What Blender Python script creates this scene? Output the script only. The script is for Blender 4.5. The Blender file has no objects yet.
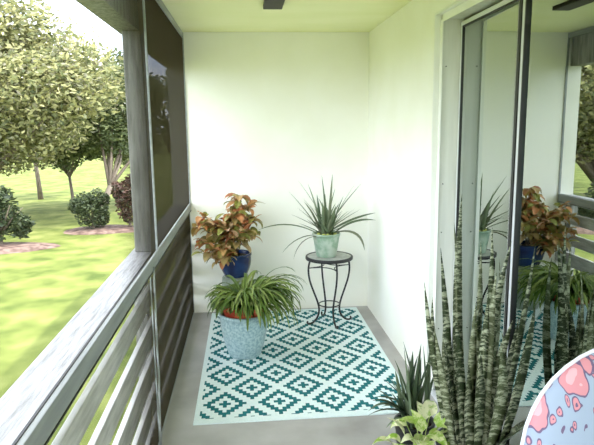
import bpy, math, random
from math import sin, cos, pi, radians
from mathutils import Vector, Matrix
S = bpy.context.scene
COL = S.collection
rnd = random.Random(7)

# ------------------------------------------------------------------ materials
def mat(name, color=(.8, .8, .8), rough=.6, metal=0.0, spec=.5):
    m = bpy.data.materials.new(name); m.use_nodes = True
    b = m.node_tree.nodes['Principled BSDF']
    b.inputs['Base Color'].default_value = (*color, 1)
    b.inputs['Roughness'].default_value = rough
    b.inputs['Metallic'].default_value = metal
    b.inputs['Specular IOR Level'].default_value = spec
    return m
def nt(m):
    t = m.node_tree
    return t, t.nodes, t.links, t.nodes['Principled BSDF']
def noise_mat(name, c1, c2, scale=8, rough=.7, stretch=(1, 1, 1), bump=0.0, detail=6, lo=.35, hi=.65, spec=.4, c3=None):
    m = mat(name, c1, rough, 0, spec); t, N, L, b = nt(m)
    tc = N.new('ShaderNodeTexCoord'); mp = N.new('ShaderNodeMapping'); mp.inputs['Scale'].default_value = stretch
    n = N.new('ShaderNodeTexNoise'); n.inputs['Scale'].default_value = scale; n.inputs['Detail'].default_value = detail
    r = N.new('ShaderNodeValToRGB'); r.color_ramp.elements[0].position = lo; r.color_ramp.elements[1].position = hi
    r.color_ramp.elements[0].color = (*c1, 1); r.color_ramp.elements[1].color = (*c2, 1)
    if c3:
        e = r.color_ramp.elements.new((lo + hi) / 2); e.color = (*c3, 1)
    L.new(tc.outputs['Object'], mp.inputs[0]); L.new(mp.outputs[0], n.inputs['Vector'])
    L.new(n.outputs['Fac'], r.inputs[0]); L.new(r.outputs[0], b.inputs['Base Color'])
    if bump:
        bp = N.new('ShaderNodeBump'); bp.inputs['Strength'].default_value = bump; bp.inputs['Distance'].default_value = .01
        L.new(n.outputs['Fac'], bp.inputs['Height']); L.new(bp.outputs[0], b.inputs['Normal'])
    return m
def leaf_mat(name, cols, rough=.5, trans=.25, bands=None, spec=.4):
    """random colour per leaf, optional cross-banding along uv.v"""
    m = mat(name, cols[0], rough, 0, spec); t, N, L, b = nt(m)
    g = N.new('ShaderNodeNewGeometry'); r = N.new('ShaderNodeValToRGB')
    els = r.color_ramp.elements
    while len(els) < len(cols): els.new(.5)
    for i, c in enumerate(cols):
        els[i].position = i / (len(cols) - 1); els[i].color = (*c, 1)
    L.new(g.outputs['Random Per Island'], r.inputs[0])
    out = r.outputs[0]
    if bands:
        c2, freq = bands
        tc = N.new('ShaderNodeTexCoord'); mp = N.new('ShaderNodeMapping'); mp.inputs['Scale'].default_value = (1, 1, freq)
        n = N.new('ShaderNodeTexNoise'); n.inputs['Scale'].default_value = 16; n.inputs['Detail'].default_value = 5; n.inputs['Roughness'].default_value = .75
        mr = N.new('ShaderNodeMapRange'); mr.inputs[1].default_value = .49; mr.inputs[2].default_value = .57
        mx = N.new('ShaderNodeMixRGB'); mx.inputs[2].default_value = (*c2, 1)
        L.new(tc.outputs['Object'], mp.inputs[0]); L.new(mp.outputs[0], n.inputs['Vector']); L.new(n.outputs['Fac'], mr.inputs[0])
        L.new(mr.outputs[0], mx.inputs[0]); L.new(out, mx.inputs[1]); out = mx.outputs[0]
    L.new(out, b.inputs['Base Color'])
    tr = N.new('ShaderNodeBsdfTranslucent'); ms = N.new('ShaderNodeMixShader'); ms.inputs[0].default_value = trans
    L.new(out, tr.inputs[0]); L.new(b.outputs[0], ms.inputs[1]); L.new(tr.outputs[0], ms.inputs[2])
    L.new(ms.outputs[0], N['Material Output'].inputs['Surface'])
    return m

M = {}
M['stucco'] = noise_mat('wall_paint', (.91, .905, .80), (.94, .935, .85), 3, .85, bump=0, spec=.2)
M['ceil'] = noise_mat('ceiling_bounce_tint', (.88, .89, .52), (.94, .94, .61), 1.6, .9, (1, 2.4, 1), lo=.3, hi=.7, spec=.2)  # pale green-yellow: light bounced off the lawn, mixed into the ceiling colour
M['casing'] = mat('casing_paint', (.84, .85, .78), .5)
M['alu'] = noise_mat('brushed_aluminium', (.52, .54, .56), (.66, .68, .70), 20, .38, (1, 1, .1))
M['alu_white'] = mat('pale_aluminium', (.80, .82, .80), .4)
M['alu_pale'] = noise_mat('pale_brushed_aluminium', (.66, .66, .58), (.76, .76, .68), 20, .45, (1, 1, .1))
M['lip_white'] = mat('white_lip', (.92, .92, .86), .4)
M['alu_dark'] = mat('dark_gasket', (.015, .015, .015), .5)
M['alu_rail'] = noise_mat('dull_aluminium', (.25, .27, .265), (.34, .36, .355), 30, .5, (1, .1, 1))
M['concrete'] = noise_mat('porch_concrete', (.30, .285, .265), (.50, .49, .475), 2.2, .6, bump=.1, lo=.3, hi=.7)
M['wood'] = noise_mat('weathered_wood', (.21, .21, .19), (.38, .38, .35), 9, .8, (6, 6, .7), bump=.3)
M['woodsill'] = noise_mat('weathered_sill_wood', (.26, .26, .26), (.50, .50, .51), 16, .75, (6, .5, 6), bump=.3, lo=.25, hi=.6)
M['slat'] = noise_mat('painted_slat', (.54, .54, .52), (.78, .775, .75), 14, .75, (3, .4, 3), bump=.25)
M['black_metal'] = mat('black_iron', (.012, .012, .013), .45)
M['dark_brown'] = mat('dark_brown_metal', (.025, .020, .012), .6)
M['soil'] = noise_mat('soil', (.03, .02, .012), (.09, .06, .04), 60, .95, bump=.6)
M['terracotta'] = noise_mat('red_terracotta', (.38, .045, .02), (.52, .09, .045), 14, .5)
M['blue_glaze'] = noise_mat('pale_blue_speckled_glaze', (.26, .39, .43), (.48, .61, .62), 60, .35, lo=.38, hi=.62, c3=(.36, .50, .53), bump=.08)
M['cobalt'] = noise_mat('cobalt_glaze', (.004, .010, .06), (.015, .04, .14), 10, .12)
M['celadon'] = noise_mat('celadon_glaze', (.26, .38, .27), (.44, .52, .43), 15, .35, lo=.42, hi=.58, bump=.3)
M['greygreen'] = noise_mat('grey_green_glaze', (.20, .24, .20), (.30, .34, .29), 12, .4)
M['stone'] = noise_mat('stone_mosaic', (.36, .37, .34), (.50, .51, .47), 30, .5)
M['black_pot'] = mat('black_plastic', (.01, .011, .012), .4)
M['grey_pot'] = noise_mat('charcoal_pot', (.03, .032, .035), (.07, .07, .075), 20, .6)
M['bark'] = noise_mat('bark', (.10, .08, .06), (.22, .18, .14), 12, .9, (4, 4, .6), bump=.6)
M['mulch'] = noise_mat('mulch', (.07, .04, .03), (.22, .15, .12), 9, .95, bump=.5)
M['interior'] = mat('interior_paint', (.35, .36, .35), .9)
M['curtain'] = noise_mat('curtain', (.30, .38, .38), (.36, .44, .43), 6, .9)
M['roof'] = mat('roof_sheet', (.4, .38, .36), .9)

# lawn
def lawn():
    m = noise_mat('lawn_grass', (.062, .088, .020), (.21, .228, .072), 2.6, .95, lo=.28, hi=.72, spec=.1, detail=14, c3=(.132, .156, .040))
    return m
M['lawn'] = lawn()

# glass : slightly mirrored coated pane
def glass(name, refl, tint):
    m = bpy.data.materials.new(name); m.use_nodes = True; t = m.node_tree; N, L = t.nodes, t.links
    N.clear(); o = N.new('ShaderNodeOutputMaterial')
    tr = N.new('ShaderNodeBsdfTransparent'); tr.inputs[0].default_value = (*tint, 1)
    gl = N.new('ShaderNodeBsdfGlossy'); gl.inputs['Roughness'].default_value = .0; gl.inputs[0].default_value = (.88, .95, .90, 1)
    lw = N.new('ShaderNodeFresnel'); lw.inputs[0].default_value = 1.5
    ma = N.new('ShaderNodeMath'); ma.operation = 'ADD'; ma.inputs[1].default_value = refl; ma.use_clamp = True
    mx = N.new('ShaderNodeMixShader')
    L.new(lw.outputs[0], ma.inputs[0]); L.new(ma.outputs[0], mx.inputs[0]); L.new(tr.outputs[0], mx.inputs[1]); L.new(gl.outputs[0], mx.inputs[2])
    L.new(mx.outputs[0], o.inputs[0]); return m
M['glass'] = glass('coated_glass', .40, (.75, .85, .85))

# insect screen: fine threads; seen edge-on they close up
def screen():
    m = bpy.data.materials.new('insect_screen_weave'); m.use_nodes = True; t = m.node_tree; N, L = t.nodes, t.links
    N.clear(); o = N.new('ShaderNodeOutputMaterial')
    g = N.new('ShaderNodeNewGeometry'); dp = N.new('ShaderNodeVectorMath'); dp.operation = 'DOT_PRODUCT'
    ab = N.new('ShaderNodeMath'); ab.operation = 'ABSOLUTE'
    mr = N.new('ShaderNodeMapRange'); mr.inputs[1].default_value = .145; mr.inputs[2].default_value = .225
    mr.inputs[3].default_value = .04; mr.inputs[4].default_value = .90; mr.interpolation_type = 'SMOOTHSTEP'
    d = N.new('ShaderNodeBsdfDiffuse'); d.inputs[0].default_value = (.065, .052, .032, 1)
    tr = N.new('ShaderNodeBsdfTransparent'); mx = N.new('ShaderNodeMixShader')
    L.new(g.outputs['Incoming'], dp.inputs[0]); L.new(g.outputs['True Normal'], dp.inputs[1])
    L.new(dp.outputs['Value'], ab.inputs[0]); L.new(ab.outputs[0], mr.inputs[0]); L.new(mr.outputs[0], mx.inputs[0])
    L.new(d.outputs[0], mx.inputs[1]); L.new(tr.outputs[0], mx.inputs[2]); L.new(mx.outputs[0], o.inputs[0]); return m
M['screen'] = screen()

# rug weave, counted in stitches : 16 x 16 stitches per repeat
def rugmat():
    m = mat('rug_weave', (.8, .9, .9), .85, 0, .1); t, N, L, b = nt(m)
    tc = N.new('ShaderNodeTexCoord'); sp = N.new('ShaderNodeSeparateXYZ'); L.new(tc.outputs['Object'], sp.inputs[0])
    def ma(op, a, bb=None, c=None):
        n = N.new('ShaderNodeMath'); n.operation = op
        for i, v in enumerate((a, bb, c)):
            if v is None: continue
            if isinstance(v, (int, float)): n.inputs[i].default_value = v
            else: L.new(v, n.inputs[i])
        return n.outputs[0]
    def cell(s, off, size):
        i = ma('FLOOR', ma('DIVIDE', ma('ADD', s, off), size))
        w = ma('FLOORED_MODULO', ma('ADD', i, 7), 14)
        return ma('ABSOLUTE', ma('SUBTRACT', w, 7))
    a = cell(sp.outputs[0], .16 + .0118, .33 / 14); c = cell(sp.outputs[1], -3.28 + .0146, .408 / 14)
    d = ma('ADD', a, c); d = ma('MINIMUM', d, ma('SUBTRACT', 14, d))
    t1 = ma('LESS_THAN', d, 1.5)
    t2 = ma('MULTIPLY', ma('GREATER_THAN', d, 3.5), ma('LESS_THAN', d, 5.5))
    tt = ma('MAXIMUM', t1, t2)
    inx = ma('MULTIPLY', ma('GREATER_THAN', sp.outputs[0], -.302), ma('LESS_THAN', sp.outputs[0], .955))
    iny = ma('MULTIPLY', ma('GREATER_THAN', sp.outputs[1], 3.112), ma('LESS_THAN', sp.outputs[1], 4.99))
    tt = ma('MULTIPLY', tt, ma('MULTIPLY', inx, iny))
    nz = N.new('ShaderNodeTexNoise'); nz.inputs['Scale'].default_value = 90; L.new(tc.outputs['Object'], nz.inputs['Vector'])
    cw = N.new('ShaderNodeMixRGB'); cw.inputs[1].default_value = (.62, .76, .76, 1); cw.inputs[2].default_value = (.84, .92, .92, 1); L.new(nz.outputs['Fac'], cw.inputs[0])
    ct = N.new('ShaderNodeMixRGB'); ct.inputs[1].default_value = (.008, .105, .125, 1); ct.inputs[2].default_value = (.03, .20, .22, 1); L.new(nz.outputs['Fac'], ct.inputs[0])
    mx = N.new('ShaderNodeMixRGB'); L.new(tt, mx.inputs[0]); L.new(cw.outputs[0], mx.inputs[1]); L.new(ct.outputs[0], mx.inputs[2])
    L.new(mx.outputs[0], b.inputs['Base Color'])
    return m
M['rug'] = rugmat()

# cushion fabric
def paisley():
    m = mat('paisley_fabric', (.6, .7, .8), .9, 0, .1); t, N, L, b = nt(m)
    tc = N.new('ShaderNodeTexCoord'); mp = N.new('ShaderNodeMapping'); mp.inputs['Rotation'].default_value = (0, radians(-32), 0); mp.inputs['Scale'].default_value = (1.55, 1, .85)
    L.new(tc.outputs['Object'], mp.inputs[0])
    ns = N.new('ShaderNodeTexNoise'); ns.inputs['Scale'].default_value = 14; L.new(mp.outputs[0], ns.inputs['Vector'])
    ad = N.new('ShaderNodeMixRGB'); ad.blend_type = 'ADD'; ad.inputs[0].default_value = .07; L.new(mp.outputs[0], ad.inputs[1]); L.new(ns.outputs['Color'], ad.inputs[2])
    base = (.30, .36, .46)
    def layer(scale, seedoff, stops, prev):
        mm = N.new('ShaderNodeMapping'); mm.inputs['Location'].default_value = seedoff; L.new(ad.outputs[0], mm.inputs[0])
        v = N.new('ShaderNodeTexVoronoi'); v.inputs['Scale'].default_value = scale; v.inputs['Randomness'].default_value = .75
        L.new(mm.outputs[0], v.inputs['Vector'])
        r = N.new('ShaderNodeValToRGB'); r.color_ramp.interpolation = 'CONSTANT'
        r2 = N.new('ShaderNodeValToRGB'); r2.color_ramp.interpolation = 'CONSTANT'
        els = r.color_ramp.elements
        while len(els) < len(stops): els.new(.9)
        for i, (p, c) in enumerate(stops): els[i].position = p; els[i].color = (*c, 1)
        r2.color_ramp.elements[0].color = (1, 1, 1, 1); r2.color_ramp.elements[1].color = (0, 0, 0, 1); r2.color_ramp.elements[1].position = stops[-1][0]
        L.new(v.outputs['Distance'], r.inputs[0]); L.new(v.outputs['Distance'], r2.inputs[0])
        mx = N.new('ShaderNodeMixRGB'); L.new(r2.outputs[0], mx.inputs[0]); L.new(r.outputs[0], mx.inputs[2])
        if prev is None: mx.inputs[1].default_value = (*base, 1)
        else: L.new(prev, mx.inputs[1])
        return mx.outputs[0]
    mauve = (.15, .11, .18); pink = (.56, .24, .27); lp = (.62, .36, .39)
    o = layer(25, (3, 1, 2), [(0, mauve), (.10, pink), (.22, mauve), (.30, base)], None)
    o = layer(10.5, (0, .3, 0), [(0, mauve), (.05, lp), (.22, pink), (.40, mauve), (.45, base)], o)
    L.new(o, b.inputs['Base Color'])
    return m
M['paisley'] = paisley()
M['piping'] = mat('cushion_piping', (.72, .72, .80), .8)
M['chair_metal'] = mat('dark_bronze_frame', (.03, .025, .02), .45, .3)

L_G = [(.05, .12, .02), (.11, .22, .045), (.22, .34, .08)]
M['leaf_arch'] = leaf_mat('arching_leaf', [(.03, .07, .01), (.10, .17, .025), (.17, .25, .045), (.34, .40, .13)], .5, .25)
M['leaf_spike'] = leaf_mat('spiky_leaf', [(.09, .13, .07), (.15, .20, .11), (.24, .29, .17), (.17, .17, .11)], .45, .15)
M['leaf_aloe'] = leaf_mat('narrow_leaf', [(.025, .045, .025), (.07, .11, .055), (.17, .22, .13)], .45, .15)
M['leaf_snake'] = leaf_mat('banded_leaf', [(.018, .032, .012), (.04, .06, .02), (.03, .045, .016), (.09, .115, .045), (.20, .22, .12)], .4, .08, ((.50, .53, .36), 3.4))
M['leaf_pale'] = leaf_mat('pale_leaf', [(.40, .50, .14), (.74, .76, .40), (.86, .85, .58)], .45, .3, ((.30, .48, .06), 1))
M['leaf_red'] = leaf_mat('copper_leaf', [(.62, .22, .08), (.66, .34, .15), (.24, .26, .05), (.72, .46, .30), (.34, .36, .09), (.36, .10, .05), (.58, .42, .17), (.16, .17, .04)], .5, .25)
M['tree_leaf'] = leaf_mat('tree_leaf', [(.06, .08, .03), (.24, .25, .10), (.36, .35, .15), (.50, .48, .24), (.16, .19, .08), (.30, .27, .20)], .6, .35)
M['tree_leaf_dark'] = leaf_mat('tree_leaf_dark', [(.07, .10, .045), (.13, .17, .07), (.24, .28, .12)], .6, .3)
M['bush_leaf'] = leaf_mat('bush_leaf', [(.02, .035, .015), (.045, .065, .025), (.075, .10, .04)], .6, .2)
M['bush_red'] = leaf_mat('red_bush_leaf', [(.06, .035, .025), (.12, .06, .045), (.05, .06, .03)], .6, .2)
M['hedge_leaf'] = leaf_mat('hedge_leaf', [(.10, .15, .05), (.20, .27, .09), (.30, .36, .14)], .6, .3)
M['root'] = mat('green_fruit', (.45, .50, .12), .5)

# ------------------------------------------------------------------ mesh helper
class MB:
    def __init__(s): s.v = []; s.f = []
    def box(s, x0, x1, y0, y1, z0, z1, rot=None):
        b = len(s.v)
        p = [(x, y, z) for x in (x0, x1) for y in (y0, y1) for z in (z0, z1)]
        if rot: p = [tuple(rot @ Vector(q)) for q in p]
        s.v += p
        s.f += [tuple(b + i for i in q) for q in ((0, 1, 3, 2), (4, 6, 7, 5), (0, 4, 5, 1), (2, 3, 7, 6), (0, 2, 6, 4), (1, 5, 7, 3))]
        return s
    def lathe(s, prof, cx=0, cy=0, n=40, cap=True):
        b = len(s.v)
        for r, z in prof:
            for i in range(n):
                a = 2 * pi * i / n; s.v.append((cx + r * cos(a), cy + r * sin(a), z))
        for k in range(len(prof) - 1):
            for i in range(n):
                j = (i + 1) % n
                s.f.append((b + k * n + i, b + k * n + j, b + (k + 1) * n + j, b + (k + 1) * n + i))
        if cap:
            s.f.append(tuple(b + i for i in range(n))[::-1]); s.f.append(tuple(b + (len(prof) - 1) * n + i for i in range(n)))
        return s
    def tube(s, pts, r, n=8, closed=False):
        pts = [Vector(p) for p in pts]; b = len(s.v); m = len(pts)
        rs = r if isinstance(r, (list, tuple)) else [r] * m
        up = Vector((0, 0, 1)); prev = None
        for k, p in enumerate(pts):
            if closed: t = pts[(k + 1) % m] - pts[k - 1]
            else: t = pts[min(k + 1, m - 1)] - pts[max(k - 1, 0)]
            t.normalize()
            a = prev if prev else (Vector((1, 0, 0)) if abs(t.z) > .9 else up)
            u = (a - t * a.dot(t))
            if u.length < 1e-4: u = t.orthogonal()
            u.normalize(); w = t.cross(u); prev = u
            for i in range(n):
                q = 2 * pi * i / n; s.v.append(tuple(p + (u * cos(q) + w * sin(q)) * rs[k]))
        for k in range(m if closed else m - 1):
            k2 = (k + 1) % m
            for i in range(n):
                j = (i + 1) % n; s.f.append((b + k * n + i, b + k * n + j, b + k2 * n + j, b + k2 * n + i))
        if not closed:
            s.f.append(tuple(b + i for i in range(n))[::-1]); s.f.append(tuple(b + (m - 1) * n + i for i in range(n)))
        return s
    def blade(s, pts, width, prof=None, fold=.25, side=None, twist=0.0, thick=0.0):
        """leaf along pts; prof(t)->relative width; V fold; thick closes it into a lens"""
        pts = [Vector(p) for p in pts]; m = len(pts); b = len(s.v)
        for k, p in enumerate(pts):
            t = (pts[min(k + 1, m - 1)] - pts[max(k - 1, 0)]).normalized()
            tt = k / (m - 1)
            sd = side or t.cross(Vector((0, 0, 1)))
            if sd.length < 1e-3: sd = Vector((1, 0, 0))
            sd = (sd - t * sd.dot(t)).normalized(); nn = sd.cross(t)
            if twist:
                sd = Matrix.Rotation(twist * tt, 3, t) @ sd; nn = sd.cross(t)
            w = width * (prof(tt) if prof else sin(pi * min(1, .15 + .85 * tt)) ** .7) * .5
            w = max(w, .0006)
            s.v += [tuple(p - sd * w + nn * w * fold), tuple(p), tuple(p + sd * w + nn * w * fold)]
            if thick: s.v.append(tuple(p - nn * thick * (w / (width * .5) + .05)))
        q = 4 if thick else 3
        for k in range(m - 1):
            o = b + k * q; o2 = o + q
            s.f += [(o, o + 1, o2 + 1, o2), (o + 1, o + 2, o2 + 2, o2 + 1)]
            if thick: s.f += [(o, o2, o2 + 3, o + 3), (o + 3, o2 + 3, o2 + 2, o + 2)]
        return s
    def build(s, name, m, parent=None, smooth=False, bevel=0, bevseg=2, subsurf=0, loc=(0, 0, 0)):
        me = bpy.data.meshes.new(name); me.from_pydata(s.v, [], s.f); me.update()
        if smooth: me.polygons.foreach_set('use_smooth', [True] * len(me.polygons))
        me.materials.append(M[m]); o = bpy.data.objects.new(name, me); COL.objects.link(o)
        o.location = loc
        if parent: o.parent = parent
        if bevel:
            md = o.modifiers.new('bevel', 'BEVEL'); md.width = bevel; md.segments = bevseg; md.limit_method = 'ANGLE'
        if subsurf:
            md = o.modifiers.new('sub', 'SUBSURF'); md.levels = md.render_levels = subsurf
        return o
def struct(o): o['kind'] = 'structure'; return o
def thing(name, label, cat, loc=(0, 0, 0), group=None):
    o = bpy.data.objects.new(name, None); COL.objects.link(o); o.location = loc; o.empty_display_size = .05
    o['label'] = label; o['category'] = cat
    if group: o['group'] = group
    return o
def tag(o, label, cat, group=None):
    o['label'] = label; o['category'] = cat
    if group: o['group'] = group
    return o
def copy_tree(o, parent=None):
    c = o.copy(); COL.objects.link(c); c.parent = parent
    for ch in list(o.children): copy_tree(ch, c)
    return c

# ------------------------------------------------------------------ setting
XL, XR, D, H = -.487, 1.093, 5.08, 2.44
GZ = -.25
struct(MB().box(-.63, 4.2, -2, 5.3, GZ, 0).build('floor', 'concrete'))
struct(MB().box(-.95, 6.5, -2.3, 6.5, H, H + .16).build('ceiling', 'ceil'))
struct(MB().box(-1.0, 6.6, -2.4, 6.6, H + .16, H + .5).build('trim_2', 'roof'))
struct(MB().box(-.63, 4.2, D, D + .2, 0, H).build('wall_back', 'stucco'))
wr = MB().box(XR, 1.27, 3.335, D, 0, H).box(XR, 1.27, .45, 3.335, 2.275, H).box(XR, 1.27, -2, .45, 0, H)
struct(wr.build('wall_right', 'stucco'))
ext = MB().box(-.63, 6.3, D + .2, D + .35, GZ, H)
struct(MB().box(4.2, 4.35, -2, D + .2, GZ, H).build('wall_far_side', 'interior'))
struct(MB().box(1.27, 4.2, -2.15, -2, GZ, H).build('wall_near_side', 'interior'))
# outer header beam
struct(MB().box(-.64, -.525, -2, D, 2.15, H).build('trim_1', 'wood', bevel=.004))
# curtain behind the glass: pleated
cv = MB(); npl = 150
for i in range(npl + 1):
    y = .35 + 3.05 * i / npl; x = 1.62 + .035 * sin(i * .9)
    cv.v += [(x, y, .03), (x, y, 2.3)]
    if i: b = 2 * i - 2; cv.f.append((b, b + 2, b + 3, b + 1))
co = cv.build('curtain', 'curtain', smooth=True); sm = co.modifiers.new('s', 'SOLIDIFY'); sm.thickness = .003
rod = MB().tube([(1.62, .32, 2.315), (1.62, 3.4, 2.315)], .012)
tag(co, 'grey-green pleated curtain hanging behind the sliding glass door', 'curtain')
rod.build('curtain_rod', 'alu', co)
for y in (.34, 3.38): MB().box(1.27, 1.62, y - .01, y + .01, 2.31, 2.33).build('bracket', 'alu', co)

# ------------------------------------------------------------------ sliding door
door = bpy.data.objects.new('door_1', None); COL.objects.link(door); struct(door)
Y1 = 3.335; Z1 = 2.275
f = MB()
f.box(XR + .002, XR + .035, Y1 - .012, Y1 - .0005, .0, Z1 - .0005)          # casing liner, plain reveal
f.box(XR + .002, XR + .035, .452, Y1 - .012, Z1 - .012, Z1 - .0005)
f.build('casing', 'casing', door)
f = MB()
f.box(XR + .037, 1.258, Y1 - .034, Y1 - .0005, .0, Z1 - .0005)
f.box(XR + .037, 1.258, .452, Y1 - .034, Z1 - .034, Z1 - .0005)
f.box(XR + .037, 1.258, .452, .486, 0, Z1 - .034)
f2 = MB()
f2.box(XR + .032, XR + .0365, Y1 - .052, Y1 - .0125, .0, Z1 - .04)
f2.box(XR + .032, XR + .0365, .452, Y1 - .052, Z1 - .052, Z1 - .0125)
f2.build('lip', 'lip_white', door)
f.build('jamb_frame', 'alu_pale', door, bevel=.002)
MB().box(XR + .02, 1.258, .486, Y1 - .034, .0005, .022).box(1.165, 1.172, .486, Y1 - .034, .022, .034).box(1.222, 1.229, .486, Y1 - .034, .022, .034).build('track', 'alu', door)
for z in (1.98, 1.31, 1.02, .42):
    MB().lathe([(.0035, 0), (.0035, .004), (.001, .005)], n=10).build('screw', 'alu_dark', door, loc=(XR + .062, Y1 - .038, z)).rotation_euler = (pi / 2, 0, 0)

def panel(xc, y0, y1, rotz=0, lite=.014):
    """glazed sash, hung around its far stile"""
    r = bpy.data.objects.new('sliding_panel', None); COL.objects.link(r); r.parent = door
    r.location = (xc, y1, 0); r.rotation_euler = (0, 0, radians(rotz)); w = y1 - y0; h0, h1 = .036, 2.222
    k = .012
    MB().box(-k, k, -.016, 0, h0, h1).box(-k, k, -w, -w + .032, h0, h1).box(-k, k, -w + .032, -.016, h1 - .022, h1).box(-k, k, -w + .032, -.016, h0, h0 + .06).build('sash', 'alu_white', r, bevel=.002)
    g = .009
    MB().box(-g, g, -.023, -.016, h0 + .06, h1 - .022).box(-g, g, -w + .032, -w + .040, h0 + .06, h1 - .022).box(-g, g, -w + .04, -.023, h1 - .03, h1 - .022).box(-g, g, -w + .04, -.023, h0 + .06, h0 + .068).build('gasket', 'alu_dark', r)
    MB().box(-.002, .002, -w + .038, -.021, h0 + .066, h1 - .028).build('glass', 'glass', r)
    return r
panel(1.246, 2.52, 3.294, -1.6)
p2 = panel(1.200, 1.60, 2.490, 0)
MB().box(-.014, -.004, -.022, .001, .036, 2.222).build('edge_strip', 'alu_dark', p2)
MB().box(.012, .034, .002, .010, .036, 2.222).build('interlock', 'alu_dark', p2)
MB().box(-.013, .012, -.056, -.0325, .036, 2.222).build('stile', 'alu', p2)
MB().box(-.0145, .012, -.066, -.0565, .036, 2.222).build('edge_strip', 'alu_dark', p2)
panel(1.236, .49, 1.64, 0)

# ------------------------------------------------------------------ railing with slats
rail = thing('porch_railing', 'long weathered grey slatted wooden railing under the insect screens, from foreground to back wall', 'railing', (-.56, 1.6, 0))
off = Vector((.56, -1.6, 0))
def rb(mb, name, m, **k): return mb.build(name, m, rail, loc=off, **k)
rb(MB().box(-.63, -.507, -2, D - .002, .955, .995), 'sill_board', 'woodsill', bevel=.004)
for z0, h in ((.750, .095), (.556, .105), (.366, .120), (.188, .108), (.012, .115)):
    rb(MB().box(-.528, -.504, -2, D - .002, z0, z0 + h), 'slat', 'slat', bevel=.003)
for y in (-1.9, .6, 3.125, 4.98):
    rb(MB().box(-.628, -.560, y, y + .09, 0, .954), 'support_post', 'wood', bevel=.004)
post = MB().box(-.605, -.508, 3.12, 3.215, .9955, 2.1495).build('wooden_post', 'wood', bevel=.005)
tag(post, 'weathered grey square wooden post standing on the railing sill, between the two screens', 'post')
# screens : one frame between stiles
def scr(y0, y1, label):
    r = thing('window_screen', label, 'screen', (-.492, y0, .938), 'porch insect screens')
    w = y1 - y0; a, b = -.010, .010; h = 1.495
    MB().box(a, b, 0, w, .0, .066).box(a, b, 0, .007, .066, h).box(a, b, w - .007, w, .066, h).box(a, b, .007, w - .007, h - .045, h).build('frame', 'alu_rail', r, bevel=.002)
    MB().box(a - .004, a + .003, .02, w - .02, .062, .0685).box(b - .001, b + .004, .0, w, -.003, .0).build('gasket', 'alu_dark', r)
    p = MB(); p.v = [(0, .005, .06), (0, w - .005, .06), (0, w - .005, h - .04), (0, .005, h - .04)]; p.f = [(0, 1, 2, 3)]
    p.build('mesh_panel', 'screen', r)
scr(-1.2, 3.118, 'near insect screen panel over the railing, in front of the wooden post')
scr(3.122, D - .003, 'dark insect screen panel between the wooden post and the back wall')
def low(y0, y1, label):
    r = thing('slat_screen', label, 'screen', (-.495, y0, .004), 'screens over the slats')
    w = y1 - y0
    MB().box(-.004, .004, 0, w, 0, .012).box(-.004, .004, 0, w, .922, .930).box(-.004, .004, 0, .002, .012, .922).box(-.004, .004, w - .002, w, .012, .922).build('frame', 'alu_rail', r)
    p = MB(); p.v = [(0, .015, .015), (0, w - .015, .015), (0, w - .015, .93), (0, .015, .93)]; p.f = [(0, 1, 2, 3)]
    p.build('mesh_panel', 'screen', r)
low(-1.2, 2.90, 'near insect screen in front of the railing slats, in the foreground half')
low(2.902, D - .003, 'far insect screen in front of the railing slats, towards the back wall')
cord = MB().tube([(-.474, 2.90, .965), (-.474, 2.89, .8), (-.474, 2.865, .6), (-.470, 2.85, .4), (-.474, 2.83, .2), (-.474, 2.815, .012)], .005, 6).build('cord', 'alu_rail', smooth=True)
tag(cord, 'thin grey cord hanging down from the sill in front of the railing slats', 'cord')

# ceiling fitting
vt = MB().box(.147, .272, 3.2, 3.967, H - .028, H - .0003).build('ceiling_vent', 'dark_brown', bevel=.004)
tag(vt, 'dark brown narrow rectangular fitting on the porch ceiling', 'vent')

# ------------------------------------------------------------------ rug
rug = MB().box(-.332, .982, 3.06, 5.03, .0005, .009).build('outdoor_rug', 'rug', bevel=.002)
tag(rug, 'white and teal outdoor rug with stepped diamond pattern on the porch floor', 'rug')

# ------------------------------------------------------------------ plant stand
ps = thing('plant_stand', 'small round plant stand with curved black iron legs, against the back wall', 'plant stand', (.675, 4.64, .0092))
MB().lathe([(.180, .562), (.183, .566), (.183, .576), (.176, .579)]).build('table_top', 'stone', ps)
MB().lathe([(.181, .555), (.194, .555), (.197, .560), (.197, .577), (.193, .581), (.181, .581)], cap=False).build('rim', 'black_metal', ps, smooth=True)
legp = [(.165, .556), (.178, .52), (.184, .46), (.172, .38), (.14, .29), (.105, .20), (.088, .13), (.098, .07), (.13, .028), (.165, .010), (.19, .012), (.198, .024), (.190, .034)]
def smoothp(p, k=3):
    for _ in range(k):
        q = [p[0]]
        for a, b in zip(p, p[1:]):
            q += [tuple(a[i] * .75 + b[i] * .25 for i in range(len(a))), tuple(a[i] * .25 + b[i] * .75 for i in range(len(a)))]
        p = q + [p[-1]]
    return p
lp = smoothp(legp, 2)
for k in range(4):
    a = radians(12 + 90 * k)
    MB().tube([(r * cos(a), r * sin(a), z) for r, z in lp], .0078, 8).build('leg', 'black_metal', ps, smooth=True)
MB().tube([(.088 * cos(t * pi / 12), .088 * sin(t * pi / 12), .165) for t in range(24)], .005, 6, True).build('lower_ring', 'black_metal', ps, smooth=True)
br = MB()
for k in range(4):
    a = radians(12 + 90 * k); c = radians(102 + 90 * k); p, q = Vector((cos(a), sin(a), 0)) * .18, Vector((cos(c), sin(c), 0)) * .18
    br.tube([p * (1 - t) + q * t - (p + q) * .5 * .55 * sin(pi * t) + Vector((0, 0, .49)) for t in [i / 10 for i in range(11)]], .004, 6)
br.build('curved_brace', 'black_metal', ps, smooth=True)

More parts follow.
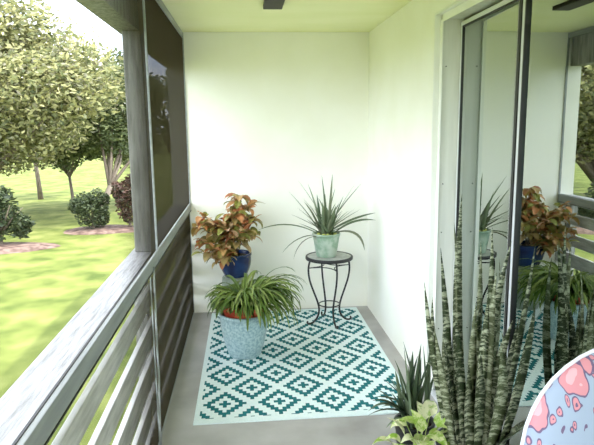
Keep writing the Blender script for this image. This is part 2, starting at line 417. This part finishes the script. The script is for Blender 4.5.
def pot_prof(r0, r1, h, lip=.012, t=.012, bulge=0.0, n=8):
    p = [(r0 * .96, 0), (r0, .008)]
    for i in range(1, n + 1):
        u = i / n; p.append((r0 + (r1 - r0) * u + bulge * sin(pi * u), .008 + (h - lip * 2 - .008) * u))
    p += [(r1 + lip * .6, h - lip * 1.8), (r1 + lip * .6, h - lip * .3), (r1 + lip * .2, h), (r1 - t * .6, h), (r1 - t, h - lip), (r1 - t - .004, h - .05)]
    return p
def soil(r, z, parent):
    MB().lathe([(r, z - .02), (r, z), (r * .5, z + .006), (.01, z + .008)], n=28).build('soil', 'soil', parent, smooth=True)

# ---- spiky plant on stand
sp = thing('potted_plant', 'spiky long-leaved plant in a pale green embossed pot on the round stand', 'potted plant', (.650, 4.63, .0092 + .5812))
MB().lathe(pot_prof(.083, .112, .195, .008), n=48).build('pot', 'celadon', sp, smooth=True)
soil(.10, .165, sp)
bl = MB()
def arc(base, az, el0, L, droop, n=9, wob=0):
    """points of a leaf starting at elevation el0 (deg), bending down by droop (deg) along its length"""
    p = Vector(base); pts = [p.copy()]; 
    for i in range(n):
        u = (i + .5) / n; e = radians(el0 - droop * u ** 1.3); a = az + wob * u
        p = p + Vector((cos(a) * cos(e), sin(a) * cos(e), sin(e))) * (L / n); pts.append(p.copy())
    return pts
lance = lambda t: (min(1, .55 + t * 2.5)) * (1 - t ** 2.2) ** .8
bx, bz = .650, .59
def to(target, bend, mb, w, base, prof=lance, n=10, fold=.35, **k):
    """leaf from base to a target point, sagging/arching by bend (vector)"""
    a, c = Vector(base), Vector(target); q = (a + c) / 2 + Vector(bend)
    pts = [a * (1 - t) ** 2 + q * 2 * t * (1 - t) + c * t * t for t in [i / n for i in range(n + 1)]]
    mb.blade(pts, w, prof, fold, **k)
base = lambda: (rnd.uniform(-.05, .05), rnd.uniform(-.05, .05), .165)
for tx, tz, bn in [(.09, .84, (0, 0, .13)), (.275, .655, (-.04, 0, .12)), (.365, .60, (-.08, 0, .14)), (1.045, .95, (.0, 0, .06)), (1.12, .89, (-.02, 0, .10)), (.95, .65, (.13, 0, .16))]:
    if tx > 1.05: tx = 1.05
    to((tx - bx, rnd.uniform(-.15, .05), tz - bz), bn, bl, .036, base(), twist=.9)
for tx, tz in [(.42, 1.226), (.348, 1.13), (.495, 1.20), (.617, 1.255), (.682, 1.277), (.87, 1.184), (.953, 1.182), (.46, 1.08), (.74, 1.14), (.56, 1.12), (.80, 1.08), (.41, 1.00), (.65, 1.10), (.71, 1.03), (.52, 1.02), (.60, 1.06), (.86, 1.0), (.92, .98), (.36, .95), (.77, .98), (.66, .98), (.56, .96), (.47, .93), (.73, .93), (.62, .94), (.43, .86), (.88, .90)]:
    to((tx - bx, rnd.uniform(-.16, .10), tz - bz), ((tx - bx) * -.12, 0, .0), bl, rnd.uniform(.026, .036), base())
for i in range(22):
    a = rnd.uniform(-2.6, -.3) if i % 2 else rnd.uniform(0, 6.28); u = rnd.random()
    bl.blade(arc(base(), a, 88 - 45 * u, rnd.uniform(.20, .36), rnd.uniform(5, 40), 8), rnd.uniform(.024, .034), lance, .35)
bl.build('foliage', 'leaf_spike', sp)
for i in range(7):
    a = 3.5 + i * .42; r = (.07, .045, .085)[i % 3]
    MB().lathe([(.002, -.02), (.013, -.012), (.017, 0), (.013, .012), (.002, .018)], n=10).build('bulb', 'root', sp, smooth=True, loc=(r * cos(a), r * sin(a), .185))

# ---- big pale-blue pot with arching plant
gp = thing('potted_plant', 'bushy arching green plant in the large pale blue speckled pot on the rug', 'potted plant', (-.037, 4.05, .0092))
MB().lathe(pot_prof(.118, .176, .325, .012, .014, .012), n=56).build('pot', 'blue_glaze', gp, smooth=True)
MB().lathe([(.10, .20), (.140, .30), (.147, .33), (.147, .342), (.158, .344), (.160, .385), (.152, .388), (.146, .382), (.142, .35)], n=48).build('inner_pot', 'terracotta', gp, smooth=True)
soil(.14, .36, gp)
bl = MB(); seg = lambda t: .85 * (1 - t ** 5) ** .7
for i in range(420):
    az = rnd.uniform(0, 2 * pi); rr = .11 * math.sqrt(rnd.random()); u = rnd.random()
    b0 = (rr * cos(az) + .01, rr * sin(az), .37)
    left = max(0, -cos(az)); front = max(0, -sin(az))
    el = 88 - 70 * u + rnd.uniform(-8, 8); Ln = rnd.uniform(.22, .385) * (1 - .30 * left + .20 * max(0, cos(az))) * (1.18 - .3 * u)
    zc = .335 if (left > .15 and front > .1) else (.30 if left > .3 else .17)
    if cos(az) < .35 and front > .4: zc = .375
    zc += rnd.uniform(-.03, .04)
    pts = arc(b0, az + rnd.uniform(-.5, .5), el, Ln, rnd.uniform(125, 170) - (88 - el) * .5, 10, rnd.uniform(-.6, .6))
    q = []
    for p in pts:
        r = math.hypot(p.x, p.y)
        if p.z < .41 and r < .195 and len(q) > 3:
            s_ = .195 / max(r, .01); p = Vector((p.x * s_, p.y * s_, p.z))
        if p.z < zc and len(q) > 3: break
        q.append(p)
    if len(q) > 4: bl.blade(q, rnd.uniform(.017, .030), seg, .35, twist=rnd.uniform(-.8, .8))
bl.build('foliage', 'leaf_arch', gp)

# ---- copper plant in cobalt pot on a grey-green stool
st = thing('ceramic_stool', 'grey-green cylindrical stool behind the pale blue pot, carrying the cobalt pot', 'stool', (-.105, 4.84, .0092))
MB().lathe([(.105, 0), (.112, .01), (.122, .10), (.125, .20), (.122, .30), (.115, .375), (.108, .385), (.02, .387)], n=40).build('body', 'greygreen', st, smooth=True)
MB().lathe([(.1245, .235), (.129, .240), (.129, .258), (.1245, .263)], n=40, cap=False).build('band', 'black_metal', st, smooth=True)
cp = thing('potted_plant', 'copper and green leafed plant in a shiny cobalt blue pot near the railing corner', 'potted plant', (-.105, 4.84, .0092 + .3875))
MB().lathe(pot_prof(.095, .135, .20, .010, .012, .015), n=48).build('pot', 'cobalt', cp, smooth=True)
soil(.118, .17, cp)
stem = MB(); lf = MB(); ox, oz = -.105, .397
ovate = lambda t: sin(pi * t ** .75) ** .8 if t < 1 else 0
brs = [(-.37, -.13, .86, 26), (-.40, -.14, .74, 20), (-.32, -.12, .80, 20), (-.24, -.10, .84, 20), (-.30, -.20, .66, 16), (-.18, -.16, .82, 26), (-.10, -.14, .93, 32), (-.04, -.12, 1.06, 26), (-.07, -.04, 1.00, 20), (.02, -.08, .98, 26), (.06, -.10, .88, 28), (0.0, -.16, .80, 28), (-.08, -.18, .76, 26), (.07, -.14, .76, 18), (-.12, 0, .88, 22), (-.02, .02, .90, 22), (-.34, -.20, .72, 22), (-.26, -.22, .60, 18), (-.38, -.06, .92, 14), (-.20, -.22, .66, 22), (-.43, -.12, .84, 16), (-.05, -.1, 1.09, 14), (-.24, -.20, .56, 16), (-.18, -.19, .60, 14), (-.36, -.20, .64, 14)]
for x, y, z, n in brs:
    tip = Vector((x - ox, y, z - oz)); b0 = Vector((rnd.uniform(-.05, .05), rnd.uniform(-.05, .05), .17)); q = Vector((tip.x * .35, tip.y * .35, tip.z * 1.0))
    P = [b0 * (1 - t) ** 2 + q * 2 * t * (1 - t) + tip * t * t for t in [i / 8 for i in range(9)]]
    stem.tube(P, .004, 6)
    for i in range(n):
        t = 1 - rnd.random() ** 1.4 * .70; k = t * 8; j = min(7, int(k)); p = P[j].lerp(P[j + 1], k - j)
        az = rnd.uniform(0, 6.28); L_ = rnd.uniform(.085, .14)
        pts = arc(p, az, rnd.uniform(0, 70), L_, rnd.uniform(40, 120), 6)
        if any(v.x + ox < -.455 or v.y + 4.84 > 5.06 for v in pts): continue
        lf.blade(pts, L_ * rnd.uniform(.42, .55), ovate, .3, twist=rnd.uniform(-.8, .8))
for x, z, tx, tz in [(.05, 1.03, .165, 1.022), (.04, 1.03, .10, 1.045)]:
    lf.blade([Vector((x - ox + (tx - x) * t, -.10, z - oz + (tz - z) * t + .012 * sin(pi * t))) for t in [i / 6 for i in range(7)]], .03, ovate, .3)
stem.build('stem', 'bark', cp, smooth=True); lf.build('foliage', 'leaf_red', cp)

# ---- snake plant
sn = thing('potted_plant', 'tall snake plant with banded upright leaves beside the sliding glass door', 'potted plant', (.96, 2.30, 0))
MB().lathe(pot_prof(.11, .14, .27, .010, .012, .006), n=40).build('pot', 'grey_pot', sn, smooth=True)
soil(.125, .24, sn)
sw = MB(); k2 = .92
sword = lambda t: (.62 + .38 * min(1, t * 3)) * (1 - max(0, (t - .55) / .45) ** 1.7)
tips = [(.966, 1.348, .046, 0, .98), (.934, 1.221, .034, 0, .94), (.877, 1.103, .034, 0, .91), (.806, .951, .030, 0, .89), (1.078, 1.12, .034, .03, 1.02), (1.122, 1.188, .036, .02, 1.06),
        (1.102, 1.001, .044, -.06, 1.10), (1.19, 1.13, .040, -.02, 1.12), (1.17, 1.03, .034, .03, 1.09), (1.02, .86, .04, -.05, 1.0), (.93, .80, .04, -.05, .95), (1.00, .80, .036, .05, .98),
        (1.06, .92, .04, -.08, 1.03), (1.14, .72, .042, -.06, 1.12), (.98, .74, .04, .05, .96), (1.18, .78, .05, -.07, 1.12), (.88, .68, .035, -.06, .93), (1.02, .66, .05, -.1, 1.02), (1.11, .70, .05, -.1, 1.08), (.97, .60, .045, -.1, .98), (1.16, .60, .05, -.08, 1.1), (1.245, 1.15, .034, -.10, 1.12), (1.20, .80, .040, -.08, 1.08), (1.26, .88, .050, -.12, 1.14), (.86, .86, .030, .03, .93), (.84, .74, .032, -.04, .90), (.91, .90, .034, .0, .92), (1.04, .76, .045, -.02, 1.04), (1.09, .84, .045, .02, 1.07)]
for x, z, w, dy, xb in tips:
    X = x * k2 + .02 * (x - .96); Z = 1.66 - (1.66 - z) * k2; yb = 2.30 + dy * .8; ye = 2.30 + dy * 1.3
    X = min(X, 1.15)
    b0 = ((xb - 1.0) * k2 * .75 - .01, yb - 2.30, .24)
    ang = rnd.uniform(-.5, .5)
    to((X - .96, ye - 2.30, Z), ((rnd.uniform(-.07, .07)), rnd.uniform(-.04, .04), 0), sw, w * 1.0, b0, sword, 14, .35, side=Vector((cos(ang), sin(ang), 0)), twist=rnd.uniform(-.6, .6), thick=.005)
# a short thick pale leaf reaching left, and a broad one low on the right
to((-.19, .06, .62), (.03, 0, .05), sw, .036, (-.07, .05, .45), sword, 10, .35, thick=.006)
to((.20, -.18, .46), (.03, -.02, .03), sw, .07, (.03, -.08, .24), sword, 10, .35, thick=.005)
sw.build('foliage', 'leaf_snake', sn, smooth=True)

# ---- narrow leaved plant
al = thing('potted_plant', 'dark green narrow-leaved plant in a small black pot left of the snake plant', 'potted plant', (.79, 2.56, 0))
MB().lathe(pot_prof(.075, .095, .235, .008), n=36).build('pot', 'black_pot', al, smooth=True); soil(.085, .21, al)
nb = MB()
for x, z, bn in [(.795, .56, 0), (.80, .50, .0), (.742, .44, 0), (.656, .41, .03), (.692, .345, .03), (.580, .22, .12), (.84, .60, 0), (.72, .27, .05), (.76, .50, 0), (.82, .46, 0), (.86, .50, 0), (.90, .46, 0), (.70, .48, .02), (.62, .30, .07), (.78, .42, 0), (.84, .40, 0), (.88, .58, 0), (.74, .36, .02), (.66, .24, .07), (.92, .40, .02), (.81, .55, 0), (.77, .58, 0), (.86, .42, .0)]:
    X = x * .965; Z = 1.66 - (1.66 - z) * .965
    to((X - .79, rnd.uniform(-.07, .07), Z), (0, 0, bn), nb, rnd.uniform(.026, .036), (rnd.uniform(-.05, .05), rnd.uniform(-.05, .05), .21), lance, 9, .5)
for x, z, bn in [(.62, .36, .06), (.66, .46, .03), (.60, .30, .09), (.70, .53, .02), (.74, .60, 0), (.58, .25, .12), (.69, .40, .03), (.82, .62, 0), (.78, .36, 0), (.87, .54, 0), (.90, .60, 0), (.65, .20, .09), (.72, .33, .04)]:
    to((x * .965 - .79, rnd.uniform(-.09, .03), 1.66 - (1.66 - z) * .965), (0, 0, bn), nb, rnd.uniform(.026, .036), (rnd.uniform(-.05, .03), rnd.uniform(-.05, .03), .21), lance, 10, .5)
nb.build('foliage', 'leaf_aloe', al)
# ---- pale plant
ca = thing('potted_plant', 'pale yellow-green leafy plant in a small dark pot in the foreground', 'potted plant', (.745, 2.335, 0))
MB().lathe(pot_prof(.06, .075, .20, .008), n=36).build('pot', 'grey_pot', ca, smooth=True); soil(.066, .18, ca)
pl = MB(); stm = MB()
heart = lambda t: (sin(pi * min(1, t * 1.02) ** .55)) ** .9 if 0 < t < 1 else 0.05
for x, z, L_, a in [(.60, .235, .10, 3.3), (.65, .28, .11, 2.9), (.70, .25, .12, 3.6), (.655, .19, .10, 3.9), (.74, .30, .11, -.9), (.78, .27, .10, -.5), (.79, .33, .10, .4), (.735, .37, .10, 1.7), (.70, .34, .10, 2.4), (.80, .24, .09, -.2), (.765, .36, .11, 1.2), (.67, .31, .09, 2.6), (.745, .225, .10, -1.6), (.69, .21, .10, 4.2), (.62, .27, .08, 3.0), (.66, .24, .10, 3.4), (.72, .29, .11, 4.6), (.77, .30, .10, 5.2), (.71, .33, .10, 2.0), (.75, .26, .11, 4.0), (.63, .22, .09, 2.7)]:
    p = Vector((x - .715, rnd.uniform(-.07, .05), z)); b0 = Vector((rnd.uniform(-.02, .02), rnd.uniform(-.02, .02), .18))
    stm.tube([b0, b0.lerp(p, .5) + Vector((0, 0, .02)), p], .0022, 5)
    pl.blade(arc(p, a, rnd.uniform(0, 75), L_ * 1.1, rnd.uniform(40, 130), 7), L_ * .62, heart, .25, twist=rnd.uniform(-.5, .5))
stm.build('stem', 'leaf_pale', ca, smooth=True); pl.build('foliage', 'leaf_pale', ca, smooth=True)

# ------------------------------------------------------------------ chair with paisley cushion
def rounded_slab(w, h, r, T, nc=10, rings=6):
    """pillow slab standing in xz, thickness along y"""
    mb = MB(); out = []
    for cx_, cz_, a0 in ((w / 2 - r, h - r, 0), (-w / 2 + r, h - r, 90), (-w / 2 + r * .5, r * .5, 180), (w / 2 - r * .5, r * .5, 270)):
        rr = r if a0 < 180 else r * .5
        for i in range(nc + 1):
            a = radians(a0 + 90 * i / nc); out.append((cx_ + rr * cos(a), cz_ + rr * sin(a)))
    n = len(out); c = (0, h * .5)
    rows = [(s_, y) for s_, y in [(0.0, -1), (.35, -.98), (.65, -.9), (.85, -.72), (.95, -.45), (1.0, 0), (.95, .45), (.85, .72), (.65, .9), (.35, .98), (0.0, 1)]]
    for s_, y in rows:
        if s_ == 0: mb.v.append((c[0], y * T / 2, c[1])); continue
        for x, z in out: mb.v.append((c[0] + (x - c[0]) * s_, y * T / 2, c[1] + (z - c[1]) * s_))
    idx = 1
    for i in range(n): mb.f.append((0, 1 + i, 1 + (i + 1) % n))
    for k in range(len(rows) - 3):
        o = 1 + k * n
        for i in range(n): mb.f.append((o + i, o + n + i, o + n + (i + 1) % n, o + (i + 1) % n))
    last = len(mb.v) - 1; o = 1 + (len(rows) - 3) * n
    for i in range(n): mb.f.append((last, o + (i + 1) % n, o + i))
    return mb, [(x, z) for x, z in out]
CH = thing('patio_chair', 'dark metal patio chair holding the paisley cushion, at the lower right beside the glass door', 'chair', (.885, 1.0, 0))
CH.rotation_euler = (0, 0, radians(0))
for sx in (-.24, .24):
    MB().tube([(sx, -.26, 0), (sx, -.27, .38)], .013).build('leg', 'chair_metal', CH, smooth=True)
    MB().tube([(sx, .25, 0), (sx, .21, .38)], .013).build('leg', 'chair_metal', CH, smooth=True)
MB().box(-.25, .25, -.28, .22, .375, .39).build('seat', 'chair_metal', CH, bevel=.004)
bk = MB().tube([(-.17, .22, .38), (-.17, .31, .92), (.17, .31, .92), (.17, .22, .38)], .012)
for i in range(1, 6): bk.tube([(-.17 + .34 * i / 6, .22, .39), (-.17 + .34 * i / 6, .31, .92)], .007)
bk.build('backrest', 'chair_metal', CH, smooth=True)
CU = thing('chair_cushion', 'pink and pale blue paisley chair cushion with rounded corners, lower right foreground', 'cushion', (.897, .98, .392))
mb, o_ = rounded_slab(.56, .665, .27, .13)
c1 = mb.build('back_cushion', 'paisley', CU, smooth=True, loc=(0, .14, .10)); c1.rotation_euler = (radians(-8), 0, 0)
pp = MB().tube([(x * 1.0, 0, .36 + (z - .36) * 1.0) for x, z in o_], .005, 6, True).build('piping', 'piping', c1, smooth=True)
mb, _ = rounded_slab(.52, .46, .08, .10)
c2 = mb.build('seat_cushion', 'paisley', CU, smooth=True, loc=(0, -.25, .055)); c2.rotation_euler = (radians(-90), 0, 0)

# ------------------------------------------------------------------ outside
gm = MB(); gm.box(-140, 140, -60, 160, GZ - .3, GZ - .004)
struct(gm.build('floor_lawn', 'lawn'))
def leaves(center, radii, n, size, shell=.55, seed=1, gaps=None, lumps=9):
    r = random.Random(seed); mb = MB(); cx_, cy_, cz_ = center; rx, ry, rz = radii
    L_ = []
    for i in range(lumps):
        a = r.uniform(0, 6.28); e = math.asin(r.uniform(-.55, 1)); k = r.uniform(.5, .78)
        L_.append((Vector((cos(a) * cos(e) * k, sin(a) * cos(e) * k, sin(e) * k)), r.uniform(.28, .42)))
    for i in range(n):
        if r.random() < .35: c, s_ = Vector((0, 0, 0)), .72
        else: c, s_ = r.choice(L_)
        d = Vector((r.gauss(0, 1), r.gauss(0, 1), r.gauss(0, 1))).normalized() * s_ * (shell + (1 - shell) * r.random()) 
        p = c + d; p = Vector((cx_ + p.x * rx, cy_ + p.y * ry, cz_ + p.z * rz))
        if gaps and gaps(p): continue
        u = Vector((r.gauss(0, 1), r.gauss(0, 1), r.gauss(0, .5))).normalized(); w = u.orthogonal().normalized()
        w = Matrix.Rotation(r.uniform(0, 6.28), 3, u) @ w; s2 = size * r.uniform(.6, 1.4); b = len(mb.v)
        mb.v += [tuple(p - u * s2 * .5), tuple(p + w * s2 * .22), tuple(p + u * s2 * .5), tuple(p - w * s2 * .22)]
        mb.f.append((b, b + 1, b + 2, b + 3))
    return mb
def tree(loc, crown_c, radii, n, size, m, label, trunk, seed, group='trees on the lawn', cat='tree', lumps=9, name='tree'):
    t = thing(name, label, cat, (loc[0], loc[1], GZ), group)
    leaves((crown_c[0] - loc[0], crown_c[1] - loc[1], crown_c[2] - GZ), radii, n, size, .5, seed, lumps=lumps).build('foliage', m, t)
    if trunk:
        r = random.Random(seed); rad = trunk; tb = MB(); top = Vector((crown_c[0] - loc[0], crown_c[1] - loc[1], crown_c[2] - GZ))
        fork = Vector((top.x * .35, top.y * .35, (top.z - radii[2]) * .9 + .25))
        tb.tube([(0, 0, -.003), (top.x * .08, 0, fork.z * .4), tuple(fork)], [rad * 1.25, rad, rad * .85], 10)
        for i in range(7):
            e = top + Vector((r.uniform(-.6, .6) * radii[0], r.uniform(-.6, .6) * radii[1], r.uniform(-.3, .5) * radii[2]))
            mid = fork.lerp(e, .5) + Vector((r.uniform(-.2, .2), r.uniform(-.2, .2), r.uniform(-.1, .2))) * radii[0] * .4
            tb.tube([tuple(fork), tuple(mid), tuple(e)], [rad * .6, rad * .4, rad * .12], 7)
        tb.build('trunk', 'bark', t, smooth=True)
    return t
tree((-5.75, 12.3), (-5.0, 12.5, 2.26), (2.85, 2.3, 2.16), 52000, .12, 'tree_leaf', 'largest yellow-green tree on the lawn, left of the wooden post', .13, 3, lumps=34)
tree((-2.98, 12.2), (-3.0, 14.6, 1.85), (1.25, 1.3, 1.70), 20000, .11, 'tree_leaf_dark', 'dark green tree above the round bush, just left of the wooden post', .07, 5, lumps=14)
tree((-4.3, 14.8), (-4.5, 15.0, 1.35), (.9, .8, 1.1), 4500, .15, 'tree_leaf_dark', 'thin young tree between the largest tree and the dark tree', .04, 8, lumps=7)
tree((-5.6, 16.3), (-5.9, 16.5, 2.0), (1.3, 1.2, 1.1), 4200, .16, 'tree_leaf_dark', 'slim-trunked tree standing behind the largest tree', .06, 9, lumps=8)
tree((-4.05, 9.75), (-4.05, 9.75, .25), (.52, .5, .55), 2400, .10, 'bush_leaf', 'green bush in the mulch ring at the left edge', .04, 10, 'bushes on the lawn', 'bush', name='bush')
tree((-2.88, 11.05), (-2.88, 11.05, .10), (.46, .44, .46), 5000, .06, 'bush_leaf', 'round dark green bush in the mulch bed under the dark tree', .03, 11, 'bushes on the lawn', 'bush', name='bush')
tree((-2.22, 11.15), (-2.22, 11.15, .30), (.36, .4, .62), 4200, .08, 'bush_red', 'reddish brown bush in the mulch bed against the wooden post', .03, 12, 'bushes on the lawn', 'bush', name='bush')
# trees and hedge far away
far = [(-17, 42, 3.2, 3.2, 'hedge_leaf'), (-24, 40, 3.4, 3.6, 'tree_leaf_dark'), (-11, 46, 2.6, 3.0, 'tree_leaf_dark'), (-5.5, 44, 2.6, 3.2, 'hedge_leaf'), (-31, 34, 5, 3.8, 'hedge_leaf'), (-22, 26, 3.6, 2.8, 'tree_leaf_dark'), (-32, 21, 4, 3.2, 'tree_leaf'), (-14.5, 18, 2.9, 2.6, 'tree_leaf_dark'), (-40, 10, 5, 3.6, 'tree_leaf_dark')]
wh = ['pale green tree on the far side of the lawn, behind the slim-trunked tree', 'dark green far tree at the left edge of the lawn', 'dark green far tree behind the thin young tree', 'pale green far tree behind the dark tree', 'pale green far tree outside the left edge, seen in the door glass', 'dark green tree reflected in the door glass, upper part', 'yellow-green tree beyond the lawn, reflected in the door glass', 'nearest dark green tree reflected in the door glass', 'farthest dark green tree reflected in the door glass']
for i, (x, y, r, h, m) in enumerate(far):
    tree((x, y), (x, y, h * .95), (r, r, h * .8 + .9), 2600, .55 * r / 4, m, wh[i], .25, 20 + i, 'trees beyond the lawn', lumps=7)
def bed(cx_, cy_, rx, ry, label, seed):
    r = random.Random(seed); mb = MB(); n = 40; mb.v.append((cx_, cy_, GZ + .05))
    for k, (s_, z) in enumerate(((.6, .045), (1, .0))):
        for i in range(n):
            a = 2 * pi * i / n; w = 1 + .08 * sin(3 * a + seed) + r.uniform(-.03, .03); mb.v.append((cx_ + rx * s_ * w * cos(a), cy_ + ry * s_ * w * sin(a), GZ - .002 + z))
    for i in range(n):
        j = (i + 1) % n; mb.f.append((0, 1 + i, 1 + j)); mb.f.append((1 + i, 1 + n + i, 1 + n + j, 1 + j))
    tag(mb.build('mulch_bed', 'mulch', smooth=True), label, 'mulch', 'mulch beds on the lawn')
bed(-3.85, 9.6, .72, .48, 'brown mulch ring under the bush at the left edge', 1)
bed(-2.62, 11.1, .85, .50, 'brown mulch bed under the round bush and the reddish bush', 2)

# ------------------------------------------------------------------ sun, sky
sun = bpy.data.lights.new('sun', 'SUN'); sun.energy = 2.4; sun.angle = radians(1.2); sun.color = (1, .96, .86)
so = bpy.data.objects.new('sun', sun); COL.objects.link(so)
sd = Vector((cos(radians(72)) * .93, -cos(radians(72)) * .36, sin(radians(72))))   # towards the sun
so.rotation_euler = sd.to_track_quat('Z', 'Y').to_euler()
w = bpy.data.worlds.new('sky'); S.world = w; w.use_nodes = True; t = w.node_tree; N, L = t.nodes, t.links
bg = N['Background']; tc = N.new('ShaderNodeTexCoord'); ns = N.new('ShaderNodeTexNoise'); ns.inputs['Scale'].default_value = 3.2; ns.inputs['Detail'].default_value = 6
r = N.new('ShaderNodeValToRGB'); r.color_ramp.elements[0].position = .38; r.color_ramp.elements[1].position = .60
r.color_ramp.elements[0].color = (.62, .74, .95, 1); r.color_ramp.elements[1].color = (1, 1, 1, 1)
mp = N.new('ShaderNodeMapping'); mp.inputs['Scale'].default_value = (1, 1, 2.2)
L.new(tc.outputs['Generated'], mp.inputs[0]); L.new(mp.outputs[0], ns.inputs['Vector']); L.new(ns.outputs['Fac'], r.inputs[0]); L.new(r.outputs[0], bg.inputs[0]); bg.inputs[1].default_value = 2.5

# ------------------------------------------------------------------ camera
cam = bpy.data.cameras.new('camera'); cam.sensor_width = 36; cam.lens = 577.6 * 36 / 594; cam.clip_start = .05; cam.clip_end = 500
c = bpy.data.objects.new('camera', cam); COL.objects.link(c); S.camera = c
R_ = Vector((0.99581695, -0.09043177, -0.01306487)); U_ = Vector((0.02787465, 0.16450317, 0.98598261)); F_ = Vector((0.08701494, 0.98222238, -0.1663358))
mt = Matrix((R_, U_, -F_)).transposed().to_4x4(); mt.translation = Vector((0, 0, 1.6624)); c.matrix_world = mt

S.view_settings.view_transform = 'Standard'; S.view_settings.look = 'None'; S.view_settings.gamma = 1; S.view_settings.use_curve_mapping = False
S.view_settings.exposure = 1.5
